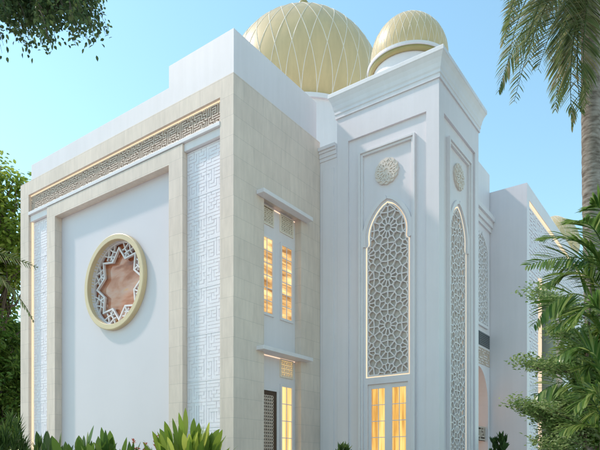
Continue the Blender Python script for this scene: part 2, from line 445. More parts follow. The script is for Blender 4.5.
# --- carved side panels and the key-pattern band
for (a0, a1, sd) in ((.365, 1.46, 3), (6.63, 7.53, 5)):
    c = MB(); c.fbox(L0, a0, a1, 0, 8.285, -.40, -.14)
    z = .30
    hgt = 7.80; n = 8; mh = hgt / n
    for k in range(n):
        b0 = z + k * mh
        fret(c, L0, a0 + .04, a1 - .04, b0 + .045, b0 + mh - .045,   .074, .057, -.14, -.129, sd * 31 + k, (7, 7))
        c.fbox(L0, a0 + .012, a1 - .012, b0 + mh - .012, b0 + mh + .012, -.14, -.125)
    c.build('carved_panel', CARVE, mosque)
lg = MB()
lg.fbox(L0, .366, 7.529, 8.300, 8.385, -.30, .014)
lg.fbox(L0, .367, 1.459, 8.13, 8.300, -.139, -.045); lg.fbox(L0, 6.631, 7.528, 8.13, 8.300, -.139, -.045)
lg.build('ledge', TRIM, mosque, bevel=.008)
fb = MB(); fb.fbox(L0, .366, 7.529, 8.385, 8.859, -.30, -.105, 1)
fret(fb, L0, .39, 7.50, 8.41, 8.815, .052, .029, -.105, -.065, 11, (8, 8), 0)
fb.build('fret_band', [CREAM, DARKBACK], mosque)
ls = MB()
ls.fbox(L0, .37, 7.525, 8.838, 8.858, -.10, -.062); ls.build('light_strip', LED, mosque)
ls = MB(); ls.fbox(L0, 7.496, 7.528, .4, 8.836, -.138, -.085); ls.build('light_strip', LED, mosque)

# --- entrance bay in the shaded side: recess, canopies, window, door
bw = MB(); bw.fbox(R0, .951, 2.284, 0, 7.119, -.30, -.17); bw.build('bay_wall', WHITE, mosque)
for z1 in (7.165, 3.935):
    c = MB(); c.fbox(R0, .70, 2.49, z1 - .085, z1, -.169 if z1 < 5 else 0, .20); c.build('canopy', TRIM, mosque, bevel=.008)
def casement(a0, a1, b0, b1, rows, cols, paneM, name='window', fw=.055, T=R0, d=-.17, proud=.03, mw=.016, parent=mosque):
    f = MB()
    f.fbox(T, a0 - fw, a0, b0 - fw, b1 + fw, d, d + proud); f.fbox(T, a1, a1 + fw, b0 - fw, b1 + fw, d, d + proud)
    f.fbox(T, a0, a1, b0 - fw, b0, d, d + proud); f.fbox(T, a0, a1, b1, b1 + fw, d, d + proud)
    for k in range(1, cols): x = a0 + (a1 - a0) * k / cols; f.fbox(T, x - mw / 2, x + mw / 2, b0, b1, d + .004, d + proud * .7)
    for k in range(1, rows): z = b0 + (b1 - b0) * k / rows; f.fbox(T, a0, a1, z - mw / 2, z + mw / 2, d + .004, d + proud * .6)
    o = f.build(name, TRIM, parent)
    p = MB(); p.fbox(T, a0, a1, b0, b1, d - .002, d + .003); p.build('pane', paneM, o if parent is mosque else parent)
    return o
casement(1.06, 1.42, 4.76, 6.38, 6, 2, PANE_U); casement(1.76, 2.13, 4.76, 6.38, 6, 2, PANE_U)
casement(1.76, 2.13, .55, 3.22, 7, 2, PANE_D)
def filigree(a0, a1, b0, b1, warm=False):
    f = MB(); rnd = random.Random(int(a0 * 100 + b0 * 7))
    f.fbox(R0, a0, a1, b0, b1, -.17, -.166, 1)
    w = .016; n = 5; s = (a1 - a0) / n; i = 0
    for k in range(n):
        for j in range(int(round((b1 - b0) / s))):
            x, z = a0 + (k + .5) * s, b0 + (j + .5) * s
            pts = [(x + s * .52 * math.cos(t * PI / 4) * (1 if t % 2 else .55), z + s * .52 * math.sin(t * PI / 4) * (1 if t % 2 else .55)) for t in range(9)]
            for p, q in zip(pts, pts[1:]): f.bar(R0, p, q, w, -.166, -.146 + .0011 * (i % 7)); i += 1
    for (p, q, r, t) in ((a0 - .03, a0, b0 - .03, b1 + .03), (a1, a1 + .03, b0 - .03, b1 + .03)): f.fbox(R0, p, q, r, t, -.17, -.142)
    f.fbox(R0, a0, a1, b0 - .03, b0, -.17, -.142); f.fbox(R0, a0, a1, b1, b1 + .03, -.17, -.142)
    return f.build('filigree_panel', [RIBM, PANE_D if warm else TANBACK], mosque)
filigree(1.04, 1.44, 6.70, 7.05); filigree(1.73, 2.16, 6.70, 7.05); filigree(1.73, 2.16, 3.46, 3.81, True)
for z in (4.70, 3.40):
    pass
# door
df = MB()
df.fbox(R0, .955, 1.02, 0.42, 3.14, -.17, -.13); df.fbox(R0, 1.56, 1.64, .42, 3.14, -.17, -.13); df.fbox(R0, 1.02, 1.56, 3.08, 3.14, -.17, -.13)
df.build('door_frame', TRIM, mosque)
dl = MB(); dl.fbox(R0, 1.02, 1.56, .42, 3.079, -.168, -.145); door = dl.build('door', WOOD, mosque)
ds = MB(); ds.fbox(R0, 1.08, 1.42, .55, 2.98, -.145, -.1405, 1)
i = 0
for k in range(5):
    for j in range(34):
        x, z = 1.08 + (k + .5) * .068, .56 + (j + .5) * .071
        pts = [(x + .036 * math.cos(t * PI / 3), z + .037 * math.sin(t * PI / 3)) for t in range(7)]
        for p, q in zip(pts, pts[1:]): ds.bar(R0, p, q, .016, -.1405, -.128 + .0009 * (i % 7)); i += 1
ds.build('door_screen', [CREAM, DARKBACK], door)
dh = MB(); dh.tube([R0(1.50, 1.62, -.145), R0(1.50, 1.62, -.09)], .012, 8); dh.tube([R0(1.51, 1.62, -.09), R0(1.39, 1.62, -.09)], .011, 8)
dh.fbox(R0, 1.475, 1.525, 1.52, 1.68, -.145, -.139); dh.build('handle', METAL, door, smooth=False)
LEDR = glow('reveal_light_strip', (1, .70, .50), .8)
for z1 in (3.835, 7.065):
    ls = MB(); ls.fbox(R0, 1.0, 2.26, z1, z1 + .012, -.167, -.155); ls.build('light_strip', LEDR, mosque)
# --- corner tower
TX0, TX1, TY0, TY1 = 3.07, 5.54, -3.007, -.48
tw = MB()
tw.box((TX0 + .15, TY0 + .15, 0), (TX1, TY1, 9.0))                       # core
tw.box((TX0, TY0, 9.0), (TX1, TY1 - .002, 9.72))                         # plain head
tw.box((TX0, TY0, 0), (3.345, -2.72, 9.0))                               # corner pilaster
tw.box((TX0, -.78, 0), (TX0 + .15, TY1 - .002, 9.0)); tw.box((5.30, TY0, 0), (TX1 - .002, TY0 + .15, 9.0))
tower = tw.build('tower', WHITE, mosque)
LT, RT = TL(TX0), TR(TY0)

def arch_outline(c, hw, b0, sh, top, inset=.07, n=12):
    """half outline (right side, upwards) of the keel arch with shouldered spring"""
    iw = hw - inset; H = top - sh - .1
    half = [(hw, b0), (hw, sh), (iw + .012, sh + .035), (iw, sh + .09)]
    for k in range(1, n + 1):
        t = k / n
        x = iw * (1 - t ** 2.05) ** .78 * (1 + .10 * math.sin(PI * t) * (1 - t)) if t < 1 else 0
        half.append((x, sh + .1 + H * (1 - (1 - t) ** 1.12)))
    return [(c + x, z) for x, z in half], [(c - x, z) for x, z in half]

def tower_face(T, c, w_in, w_fr, a_lo, a_hi, arch_b0, has_door):
    hw = .545
    sh, top = 6.42, 7.36
    # recessed field round the panel frame
    f = MB()
    f.fbox(T, a_lo, c - w_fr, 0, 8.999, -.149, -.05); f.fbox(T, c + w_fr, a_hi, 0, 8.999, -.149, -.05)
    f.fbox(T, c - w_fr, c + w_fr, 8.63, 8.999, -.149, -.05)
    f.build('recessed_field', WHITE, tower)
    # stepped panel frame
    g = MB(); k = w_fr - w_in
    for q0, q1, d in ((0, .5, .035), (.5, 1, .0)):
        o0, o1 = w_fr - k * q0, w_fr - k * q1; z0, z1 = 8.63 - k * q0, 8.63 - k * q1
        g.fbox(T, c - o0, c - o1, 0, z0, -.148, d); g.fbox(T, c + o1, c + o0, 0, z0, -.148, d)
        g.fbox(T, c - o1, c + o1, z1, z0, -.148, d)
    g.build('panel_frame', TRIM, tower, bevel=.006)
    Rt, Lt = arch_outline(c, hw, arch_b0, sh, top)
    s = MB()
    s.prism([(c + w_in, arch_b0)] + [(c + w_in, 8.63 - k), (c, 8.63 - k)] + Rt[::-1], T, -.148, -.055)
    s.prism([(c - w_in, arch_b0)] + Lt + [(c, 8.63 - k), (c - w_in, 8.63 - k)], T, -.148, -.055)
    if has_door:
        s.fbox(T, c - w_in, c + w_in, 3.30, arch_b0, -.148, -.055)
        s.fbox(T, c - w_in, c - .50, 0, 3.30, -.148, -.055); s.fbox(T, c + .50, c + w_in, 0, 3.30, -.148, -.055)
    else: s.fbox(T, c - w_in, c + w_in, 0, arch_b0, -.148, -.055)
    s.build('arch_panel', WHITE, tower)
    # raised moulding over the arch head
    mo = MB()
    Ro, Lo = arch_outline(c, hw + .02, sh - .08, sh - .02, top + .05, .04, 14)
    mo.ribbon(T, Ro[2:], -.085, -.054, -.012); mo.ribbon(T, Lo[2:], .085, -.054, -.012)
    mo.build('arch_moulding', TRIM, tower)
    # screen behind the arch, with a thin lit edge
    b = MB(); b.fbox(T, c - hw - .01, c + hw + .01, arch_b0 - .01, top + .01, -.146, -.138); b.build('screen_backing', SMOKE, tower)
    Rp, Lp = arch_outline(c, hw - .028, arch_b0 + .028, sh + .01, top - .03)
    poly = Rp + Lp[::-1][1:]
    st = MB(); star_screen(st, T, poly, c, 6.78, 1.09, .023, -.112, -.075); st.ribbon(T, Rp, .026, -.118, -.0605); st.ribbon(T, Lp, -.026, -.118, -.0605)
    st.fbox(T, c - hw + .03, c + hw - .03, arch_b0 + .027, arch_b0 + .052, -.118, -.0615)
    st.build('star_screen', LATT, tower)
    l = MB(); Rg, Lg = arch_outline(c, hw - .001, arch_b0 + .001, sh, top - .002)
    l.ribbon(T, Rg, .008, -.137, -.060); l.ribbon(T, Lg, -.008, -.137, -.060); l.fbox(T, c - hw + .010, c + hw - .010, arch_b0 + .001, arch_b0 + .016, -.137, -.060)
    l.build('light_strip', LED2, tower)
    # carved medallion
    md = MB(); mz = 8.02; rr = .29
    cc = T(c, mz, 0)
    ring = [(c + rr * math.cos(2 * PI * k / 40) * (1 + .03 * math.cos(2 * PI * k / 40 * 12)), mz + rr * math.sin(2 * PI * k / 40) * (1 + .03 * math.cos(2 * PI * k / 40 * 12))) for k in range(40)]
    md.prism(ring, T, -.054, -.012)
    i = 0
    for q in range(12):
        t = 2 * PI * q / 12
        for (r0, t0, r1, t1) in ((.05, 0, .13, .26), (.05, 0, .13, -.26), (.13, .26, .21, 0), (.13, -.26, .21, 0), (.21, 0, .275, .26), (.21, 0, .275, -.26), (.13, .26, .275, .26)):
            md.bar(T, (c + r0 * math.cos(t + t0), mz + r0 * math.sin(t + t0)), (c + r1 * math.cos(t + t1), mz + r1 * math.sin(t + t1)), .026, -.012, .000 + .001 * (i % 9)); i += 1
    md.build('medallion', MEDAL, tower)
    if has_door:
        d = MB()
        d.fbox(T, c - .50, c + .50, .42, 3.299, -.148, -.142)
        dd = -.14
        for a0, a1 in ((-.50, -.43), (-.09, .09), (.43, .50)): d.fbox(T, c + a0, c + a1, .42, 3.298, -.142, -.10 if abs(a0) > .2 else -.104)
        d.fbox(T, c - .43, c + .43, 3.20, 3.298, -.142, -.107); d.fbox(T, c - .43, c + .43, .42, .62, -.142, -.107)
        for s0 in (-.26, .26):
            d.fbox(T, c + s0 - .008, c + s0 + .008, .62, 3.20, -.138, -.122)
            for q in range(1, 7): z = .62 + q * (2.58 / 7); d.fbox(T, c + s0 - .17, c + s0 + .17, z - .008, z + .008, -.138, -.124)
            d.fbox(T, c + s0 - .17, c + s0 + .17, .62, 3.20, -.142, -.138, 1)
        d.build('glass_door', [TRIM, PANE_T], tower)
tower_face(LT, -1.77, .60, .70, -2.72, -.78, 3.45, True)
tower_face(RT, 4.305, .60, .70, 3.345, 5.30, .9, False)
co = MB()
co.sweep(TX0, TX1, TY0, TY1, [(.003, 9.60), (.03, 9.60), (.03, 9.68), (.045, 9.70), (.045, 9.76), (.06, 9.80), (.075, 9.88), (.105, 9.97), (.145, 10.05), (.16, 10.07), (.16, 10.15), (.15, 10.165)])
co.build('cornice', TRIM, tower)

# --- domes
def dome(name, c, z0, Rr, b, zb, zt_fin, nrib, turns, rrad, drum, brim, parent, expo=1.5, tip=.12, fin=False):
    N = 40; t0 = math.asin((zb - z0) / b)
    prof = []
    for k in range(N + 1):
        t = t0 + (PI / 2 - t0) * k / N
        r = Rr * math.cos(t); z = z0 + b * math.sin(t) + tip * max(0, math.sin(t)) ** 14
        prof.append((max(r, .004), z))
    m = MB(); m.lathe((c[0], c[1], 0), prof, 96); d = m.build(name, GOLD, parent, smooth=True)
    if nrib:
        rb = MB()
        for s in (1, -1):
            for k in range(nrib):
                pts = []
                for q in range(33):
                    f = q / 32 * .985
                    t = t0 + (PI / 2 - t0) * f
                    r = Rr * math.cos(t); z = z0 + b * math.sin(t) + tip * max(0, math.sin(t)) ** 14
                    ph = 2 * PI * (k + s * turns * f ** expo) / nrib
                    pts.append((c[0] + r * math.cos(ph), c[1] + r * math.sin(ph), z))
                rad = [rrad * (1 - .55 * (q / 32) ** 2) for q in range(33)]
                rb.tube(pts, rad, 4)
        rb.build('rib_net', RIBM, d, recalc=False)
    dm = MB(); dm.lathe((c[0], c[1], 0), [(.01, drum[1]), (drum[0], drum[1])] + [(drum[0], drum[2])], 72)
    dm.build('drum', WHITE, d, smooth=False)
    if brim:
        bmh = MB(); bmh.lathe((c[0], c[1], 0), brim, 72, closed=True); bmh.build('brim', TRIM, d, smooth=False)
    if not fin: return d
    fz = z0 + b + tip
    fn = MB(); s = Rr / 2.75
    fn.lathe((c[0], c[1], fz), [(.34*s, -.14*s), (.30*s, .02*s), (.12*s, .10*s), (.07*s, .25*s), (.2*s, .42*s), (.22*s, .55*s), (.12*s, .70*s), (.05*s, .85*s), (.12*s, 1.0*s), (.05*s, 1.12*s), (.03*s, 1.5*s), (.004, 1.8*s)], 20)
    fn.build('finial', GOLD2, d, smooth=True)
    return d
MC = (9.77, 5.26)
dome('main_dome', MC, 15.52, 3.055, 3.02, 14.13, 0, 32, 3.6, .016, (2.78, 9.2, 14.14), [(2.55, 13.95), (2.865, 13.95), (2.865, 14.10), (2.78, 14.15), (2.55, 14.15)], mosque, fin=True)
TC = (4.305, -1.745)
dome('tower_dome', TC, 11.18, .915, .96, 10.93, 0, 34, 3.6, .0055, (.86, 10.1, 10.9), [(.80, 10.872), (.985, 10.872), (1.0, 10.885), (1.0, 10.945), (.985, 10.955), (.80, 10.955)], mosque)
gb = MB(); gb.lathe((TC[0], TC[1], 0), [(.864, 10.80), (.90, 10.80), (.978, 10.868), (.864, 10.868)], 72, closed=True); gb.build('gold_soffit', GOLD2, [o for o in mosque.children if o.name == 'tower_dome'][0], smooth=True)

# --- hall wall between tower and side wing, and the shoulder beside the tower
HY = -2.2
hw_ = MB()
ar = [(7.875 + .875 * math.cos(PI * k / 24), 3.25 + 1.08 * math.sin(PI * k / 24)) for k in range(25)]
hw_.prism([(8.9, .3), (8.9, 10.17), (7.875, 10.17), ar[12]] + ar[:12][::-1] + [(8.75, .3)], TR(HY), -.35, 0)
hw_.prism([(7.875, 10.17), (5.45, 10.17), (5.45, .3), (7.0, .3)] + ar[12:][::-1], TR(HY), -.35, 0)
hall = hw_.build('hall_wall', WHITE, mosque)
hb = MB(); hb.box((3.30, -.47, 0), (12, .30, 9.0)); hb.box((5.56, HY + 1.6, 0), (12, -.475, 10.0)); hb.build('hall_mass', WHITE, hall)
hc = MB()
for z0, z1, d in ((8.42, 8.55, .05), (8.55, 8.72, .10), (8.72, 8.84, .16), (8.84, 8.95, .10)): hc.fbox(TR(HY), 5.56, 8.915, z0, z1, 0, d)
hc.build('cornice', TRIM, hall)
hr = MB(); hr.box((5.56, -.62, .3), (8.9, -.601, 8.3)); hr.build('porch_back_wall', PORCH_GLOW, hall)
hv = MB(); hv.fbox(TR(HY), 7.9, 8.86, 4.94, 5.34, 0, .012, 0)
for k in range(7): hv.fbox(TR(HY), 7.93, 8.83, 4.97 + k * .052, 4.995 + k * .052, .012, .03)
hv.build('louvre', GREYV, hall)
hf = MB(); fret(hf, TR(HY), 7.1, 8.85, 4.42, 4.86, .07, .03, .0, .02, 77); hf.build('carved_spandrel', CREAM, hall)
hl = MB(); hl.fbox(TR(HY), 7.0, 8.75, 2.2, 2.62, -.12, -.10, 1); fret(hl, TR(HY), 7.02, 8.73, 2.24, 2.6, .085, .04, -.10, -.07, 8); hl.build('balustrade', [CREAM, WOOD], hall)
hwn = MB(); T = TR(HY)
Rr_, Ll_ = arch_outline(8.05, .62, 5.55, 7.4, 8.2, .02)
hwn.ribbon(T, Rr_, .07, 0, .05); hwn.ribbon(T, Ll_, -.07, 0, .05); hwn.fbox(T, 7.5, 8.6, 5.48, 5.56, 0, .06)
hwn.prism(Rr_ + Ll_[::-1][1:], T, .0, .004, 1); star_screen(hwn, T, Rr_ + Ll_[::-1][1:], 8.05, 7.2, 1.1, .035, .004, .03)
hwn.build('arched_window', [TRIM, SMOKE], hall)
sc_ = MB(); sc_.box((3.069, -.479, 0), (3.30, -.0005, 8.72))
for z0, z1, d in ((8.72, 8.80, .02), (8.80, 8.90, .04), (8.90, 8.96, .065), (8.96, 9.04, .10)): sc_.box((3.069 - d, -.478, z0), (3.30, -.001, z1))
sc_.box((3.045, -.40, 0), (3.069, -.09, 8.5))
sc_.build('side_pier', WHITE, hall, bevel=.005)

# --- side wing
WX, WY, WZ = 8.92, -3.273, 9.65
W0 = TR(WY)
wg = MB()
wg.box((WX, WY, 0), (WX + .25, 3, WZ))                                 # end wall
wg.box((WX + .25, WY, 9.24), (20, WY + .3, WZ))
wg.box((WX + .25, WY + .08, 7.27), (20, WY + .3, 9.24)); wg.box((WX + .25, WY + .08, 0), (10.5, WY + .3, 7.27)); wg.box((14.0, WY + .08, 0), (20, WY + .3, 7.27))
wing = wg.build('side_wing', WHITE, mosque)
wi = MB(); wi.box((WX + .26, WY + .31, 8.9), (20, 3, 9.5)); wi.box((10.2, WY + 1.5, 0), (20, WY + 1.7, 8.9)); wi.build('wing_inner_wall', OLIVEW, wing)
wf = MB()
fret(wf, W0, WX + .30, 13.9, 7.34, 9.12, .10, .05, -.08, -.055, 21, (6, 6))
fret(wf, W0, 14.0, 19.8, 7.34, 9.12, .10, .05, -.08, -.055, 22, (6, 6))
fret(wf, W0, WX + .30, 10.42, .5, 7.22, .10, .05, -.08, -.055, 23, (6, 6))
wf.build('carved_panel', CARVE, wing)
ls = MB(); ls.fbox(W0, WX + .26, 19.9, 9.17, 9.235, -.079, -.02); ls.build('light_strip', LED, wing)
ls = MB(); ls.fbox(W0, 10.51, 10.56, .4, 7.30, -.12, .02); ls.build('light_strip', LEDW, wing)
wa = MB(); T = TR(WY + 1.5)
Rr_, Ll_ = arch_outline(13.2, .75, 1.2, 5.0, 6.4, .02)
wa.ribbon(T, Rr_, -.12, 0, .08); wa.ribbon(T, Ll_, .12, 0, .08); wa.prism(Rr_ + Ll_[::-1][1:], T, 0, .01, 1)
wa.build('arched_window', [TRIM, PANE_T], wing)
wdp = at(554, 24.5, z=10.2)
dome('wing_dome', (wdp.x, wdp.y), 10.75, 1.0, 1.12, 10.3, 0, 24, 3, .006, (.9, 8.9, 10.35), None, mosque)

# ==================================================================  GROUND
def struct(name, mb, m, **k):
    o = mb.build(name, m, **k); o['kind'] = 'structure'; return o
g = MB(); g.face([(-600, -600, 0), (600, -600, 0), (600, 600, 0), (-600, 600, 0)]); struct('ground', g, BOUNCE_COURT)
g = MB(); g.box((-.9, -5.2, .004), (22, 9.2, .30)); struct('path', g, PAVE)
pb = MB(); pb.box((-2.9, -1.3, .004), (-2.75, 9.6, .42)); pb.box((-2.75, -1.3, .004), (-.91, -1.15, .42)); pb.box((-2.75, 9.45, .004), (-.91, 9.6, .42))
struct('kerb', pb, KERB)
sl = MB(); sl.box((-2.75, -1.15, .004), (-.91, 9.45, .34)); struct('soil_bed', sl, SOIL)

# ==================================================================  PLANTS
def basis(d):
    d = d.normalized(); up = Vector((0, 0, 1))
    s = d.cross(up)
    if s.length < 1e-3: s = Vector((1, 0, 0))
    s.normalize(); return d, s, s.cross(d)
def leaf(mb, p, d, L, w, roll=0, fold=.25, m=0):
    """small pointed leaf: two halves folded along the midrib"""
    d, s, n = basis(d); c, q = math.cos(roll), math.sin(roll)
    s, n = s * c + n * q, n * c - s * q
    w2 = w / 2; e = n * (w * fold * .5)
    P = [p, p + d * (L * .26) + s * (w2 * .85) + e, p + d * (L * .58) + s * (w2 * .9) + e, p + d * L - n * (w * fold * .4), p + d * (L * .58) - s * (w2 * .9) + e, p + d * (L * .26) - s * (w2 * .85) + e]
    i = len(mb.v); mb.v += [tuple(q_) for q_ in P]
    mb.f += [(i, i + 1, i + 2, i + 3), (i, i + 3, i + 4, i + 5)]; mb.m += [m, m]
def blade(mb, p, d, L, w, droop, roll=0, n=4, m=0, shape=None, side=None):
    """long leaf: a strip that widens, narrows and sags"""
    d = d.normalized(); i0 = len(mb.v); q = Vector(p)
    for k in range(n + 1):
        t = k / n
        dd, s, nn = basis(d)
        if side is not None: s = (side - dd * side.dot(dd)).normalized(); nn = s.cross(dd)
        c, sn = math.cos(roll), math.sin(roll); s2 = s * c + nn * sn
        ww = w * (shape(t) if shape else (math.sin(PI * min(.999, t * .92 + .08)) ** .7)) / 2
        mb.v += [tuple(q - s2 * ww), tuple(q + s2 * ww)]
        q = q + d * (L / n); d = (d + Vector((0, 0, -droop / n * (t + .4)))).normalized()
    for k in range(n):
        a = i0 + 2 * k; mb.f.append((a, a + 1, a + 3, a + 2)); mb.m.append(m)
def bez(P, t):
    P = [Vector(p) for p in P]
    while len(P) > 1: P = [a.lerp(b, t) for a, b in zip(P, P[1:])]
    return P[0]
def frond(ml, ms, P, n, Lf, w, droop, rnd, r0=.02, spread=.95, hang=.25, start=.15, m=0, roll=0):
    N = 14; pts = [bez(P, k / N) for k in range(N + 1)]
    ms.tube(pts, [r0 * (1 - .85 * k / N) for k in range(N + 1)], 5)
    for k in range(n):
        t = start + (1 - start) * (k + .5) / n
        p = bez(P, t); tg = (bez(P, min(1, t + .02)) - bez(P, max(0, t - .02))).normalized()
        dd, s, nn = basis(tg); c_, q_ = math.cos(roll), math.sin(roll); s, nn = s * c_ + nn * q_, nn * c_ - s * q_
        for sg in (1, -1):
            l = Lf * (math.sin(PI * (.16 + .80 * t)) ** .8) * rnd.uniform(.82, 1.1)
            d = s * sg * spread + tg * (.55 + .6 * t) + nn * rnd.uniform(.0, .28) + Vector((0, 0, -hang)) + Vector([rnd.uniform(-.1, .1) for _ in range(3)])
            blade(ml, p, d, l, w * rnd.uniform(.8, 1.15), droop * rnd.uniform(.7, 1.3), rnd.uniform(-.35, .35), 4, m)

GL_D = leaf_mat('leaf_dark', (.035, .075, .016), (.065, .12, .025), (.13, .18, .045), .45)
GL_O = leaf_mat('leaf_overhang', (.04, .08, .028), (.085, .14, .045), (.17, .22, .07), .5)
GL_M = leaf_mat('leaf_mid', (.065, .14, .022), (.13, .22, .035), (.24, .31, .065), .52)
GL_Y = leaf_mat('leaf_fresh', (.13, .21, .022), (.25, .34, .045), (.42, .46, .09), .55)
GL_P = leaf_mat('palm_leaf', (.11, .155, .055), (.20, .24, .085), (.38, .32, .18), .52, .3)
GL_A = leaf_mat('glossy_leaf', (.07, .15, .03), (.16, .26, .055), (.36, .42, .13), .52, .28)
GL_T = leaf_mat('tier_leaf', (.15, .24, .07), (.26, .36, .12), (.42, .48, .23), .52)
FLOW = leaf_mat('red_flower', (.45, .05, .03), (.6, .09, .05), (.55, .22, .12), .3)
BARK = paint('bark', (.13, .095, .065), .9, .35, 9, .6, 30)
def palm_bark():
    m, nt, b = mat('ringed_palm_bark'); L = nt.links
    tc = nd(nt, 'ShaderNodeTexCoord'); mp = nd(nt, 'ShaderNodeMapping'); mp.inputs['Scale'].default_value = (3, 3, 9); L.new(tc.outputs['Object'], mp.inputs[0])
    n = nd(nt, 'ShaderNodeTexNoise'); n.inputs['Scale'].default_value = 2.2; n.inputs['Detail'].default_value = 8; L.new(mp.outputs[0], n.inputs['Vector'])
    r = ramp(nt, [(.3, (.10, .075, .055)), (.5, (.23, .19, .155)), (.7, (.34, .30, .26))], n.outputs['Fac']); L.new(r.outputs[0], b.inputs['Base Color']); b.inputs['Roughness'].default_value = .9
    bp = nd(nt, 'ShaderNodeBump'); bp.inputs['Strength'].default_value = .6; bp.inputs['Distance'].default_value = .02; L.new(n.outputs['Fac'], bp.inputs['Height']); L.new(bp.outputs[0], b.inputs['Normal'])
    return m
PBARK = palm_bark()

def limb(ms, a, b, r0, r1, rnd, n=6, wob=.08):
    a, b = Vector(a), Vector(b); L = (b - a).length
    pts = [a.lerp(b, k / n) + (Vector([rnd.uniform(-1, 1) for _ in range(3)]) * wob * L * (1 if 0 < k < n else 0)) for k in range(n + 1)]
    ms.tube(pts, [r0 + (r1 - r0) * k / n for k in range(n + 1)], 6); return pts

def bushy_tree(name, label, base, crown_c, crown_r, nclump, nleaf, lsz, matl, seed, group=None, trunk_r=.16, cat='tree'):
    rnd = random.Random(seed); base = Vector(base); cc = Vector(crown_c)
    root = thing(name, label, cat, base, group)
    ms, ml = MB(), MB()
    top = cc + Vector((0, 0, crown_r[2] * .3))
    trunk = limb(ms, base, top, trunk_r, trunk_r * .25, rnd, 8, .03)
    for k in range(nclump):
        while True:
            q = Vector([rnd.uniform(-1, 1) for _ in range(3)])
            if .25 < q.length < 1: break
        q = q * (.55 + .45 * rnd.random())
        p = cc + Vector((q.x * crown_r[0], q.y * crown_r[1], q.z * crown_r[2]))
        st = trunk[min(7, 2 + int(5 * rnd.random()))]
        if k % 3 == 0: limb(ms, st, p, trunk_r * .28, .012, rnd, 5, .06)
        cr = rnd.uniform(.28, .6) * min(crown_r) * .45
        for i in range(nleaf):
            v = Vector([rnd.gauss(0, .5) for _ in range(3)]); v.z *= .75
            pos = p + v * cr
            d = Vector((v.x, v.y, v.z * .4 - .25)) + Vector([rnd.uniform(-.7, .7) for _ in range(3)])
            leaf(ml, pos, d, lsz * rnd.uniform(.7, 1.25), lsz * .5, rnd.uniform(-.9, .9))
    ms.build('trunk', BARK, root, base, smooth=True, recalc=False); ml.build('crown', matl, root, base, recalc=False)
    return root

# left background: tall trees beside the front block
bushy_tree('leafy_tree', 'tall yellow-green leafy tree beside the far left end of the mosque', at(-26, 19.5, z=0), at(-12, 19.5, z=9.1), (2.3, 2.0, 2.7), 210, 62, .20, GL_Y, 1, trunk_r=.2)
bushy_tree('leafy_tree', 'darker green bushy tree low at the left edge under the tall leafy tree', at(-12, 18, z=0), at(-4, 18.6, z=4.0), (1.4, 1.3, 2.7), 140, 70, .18, GL_M, 2, trunk_r=.14)
bushy_tree('leafy_tree', 'dense tree standing furthest back at the left edge', at(-30, 24, z=0), at(-18, 24, z=5.6), (2.8, 2.2, 4.6), 190, 60, .26, GL_M, 3, trunk_r=.2)

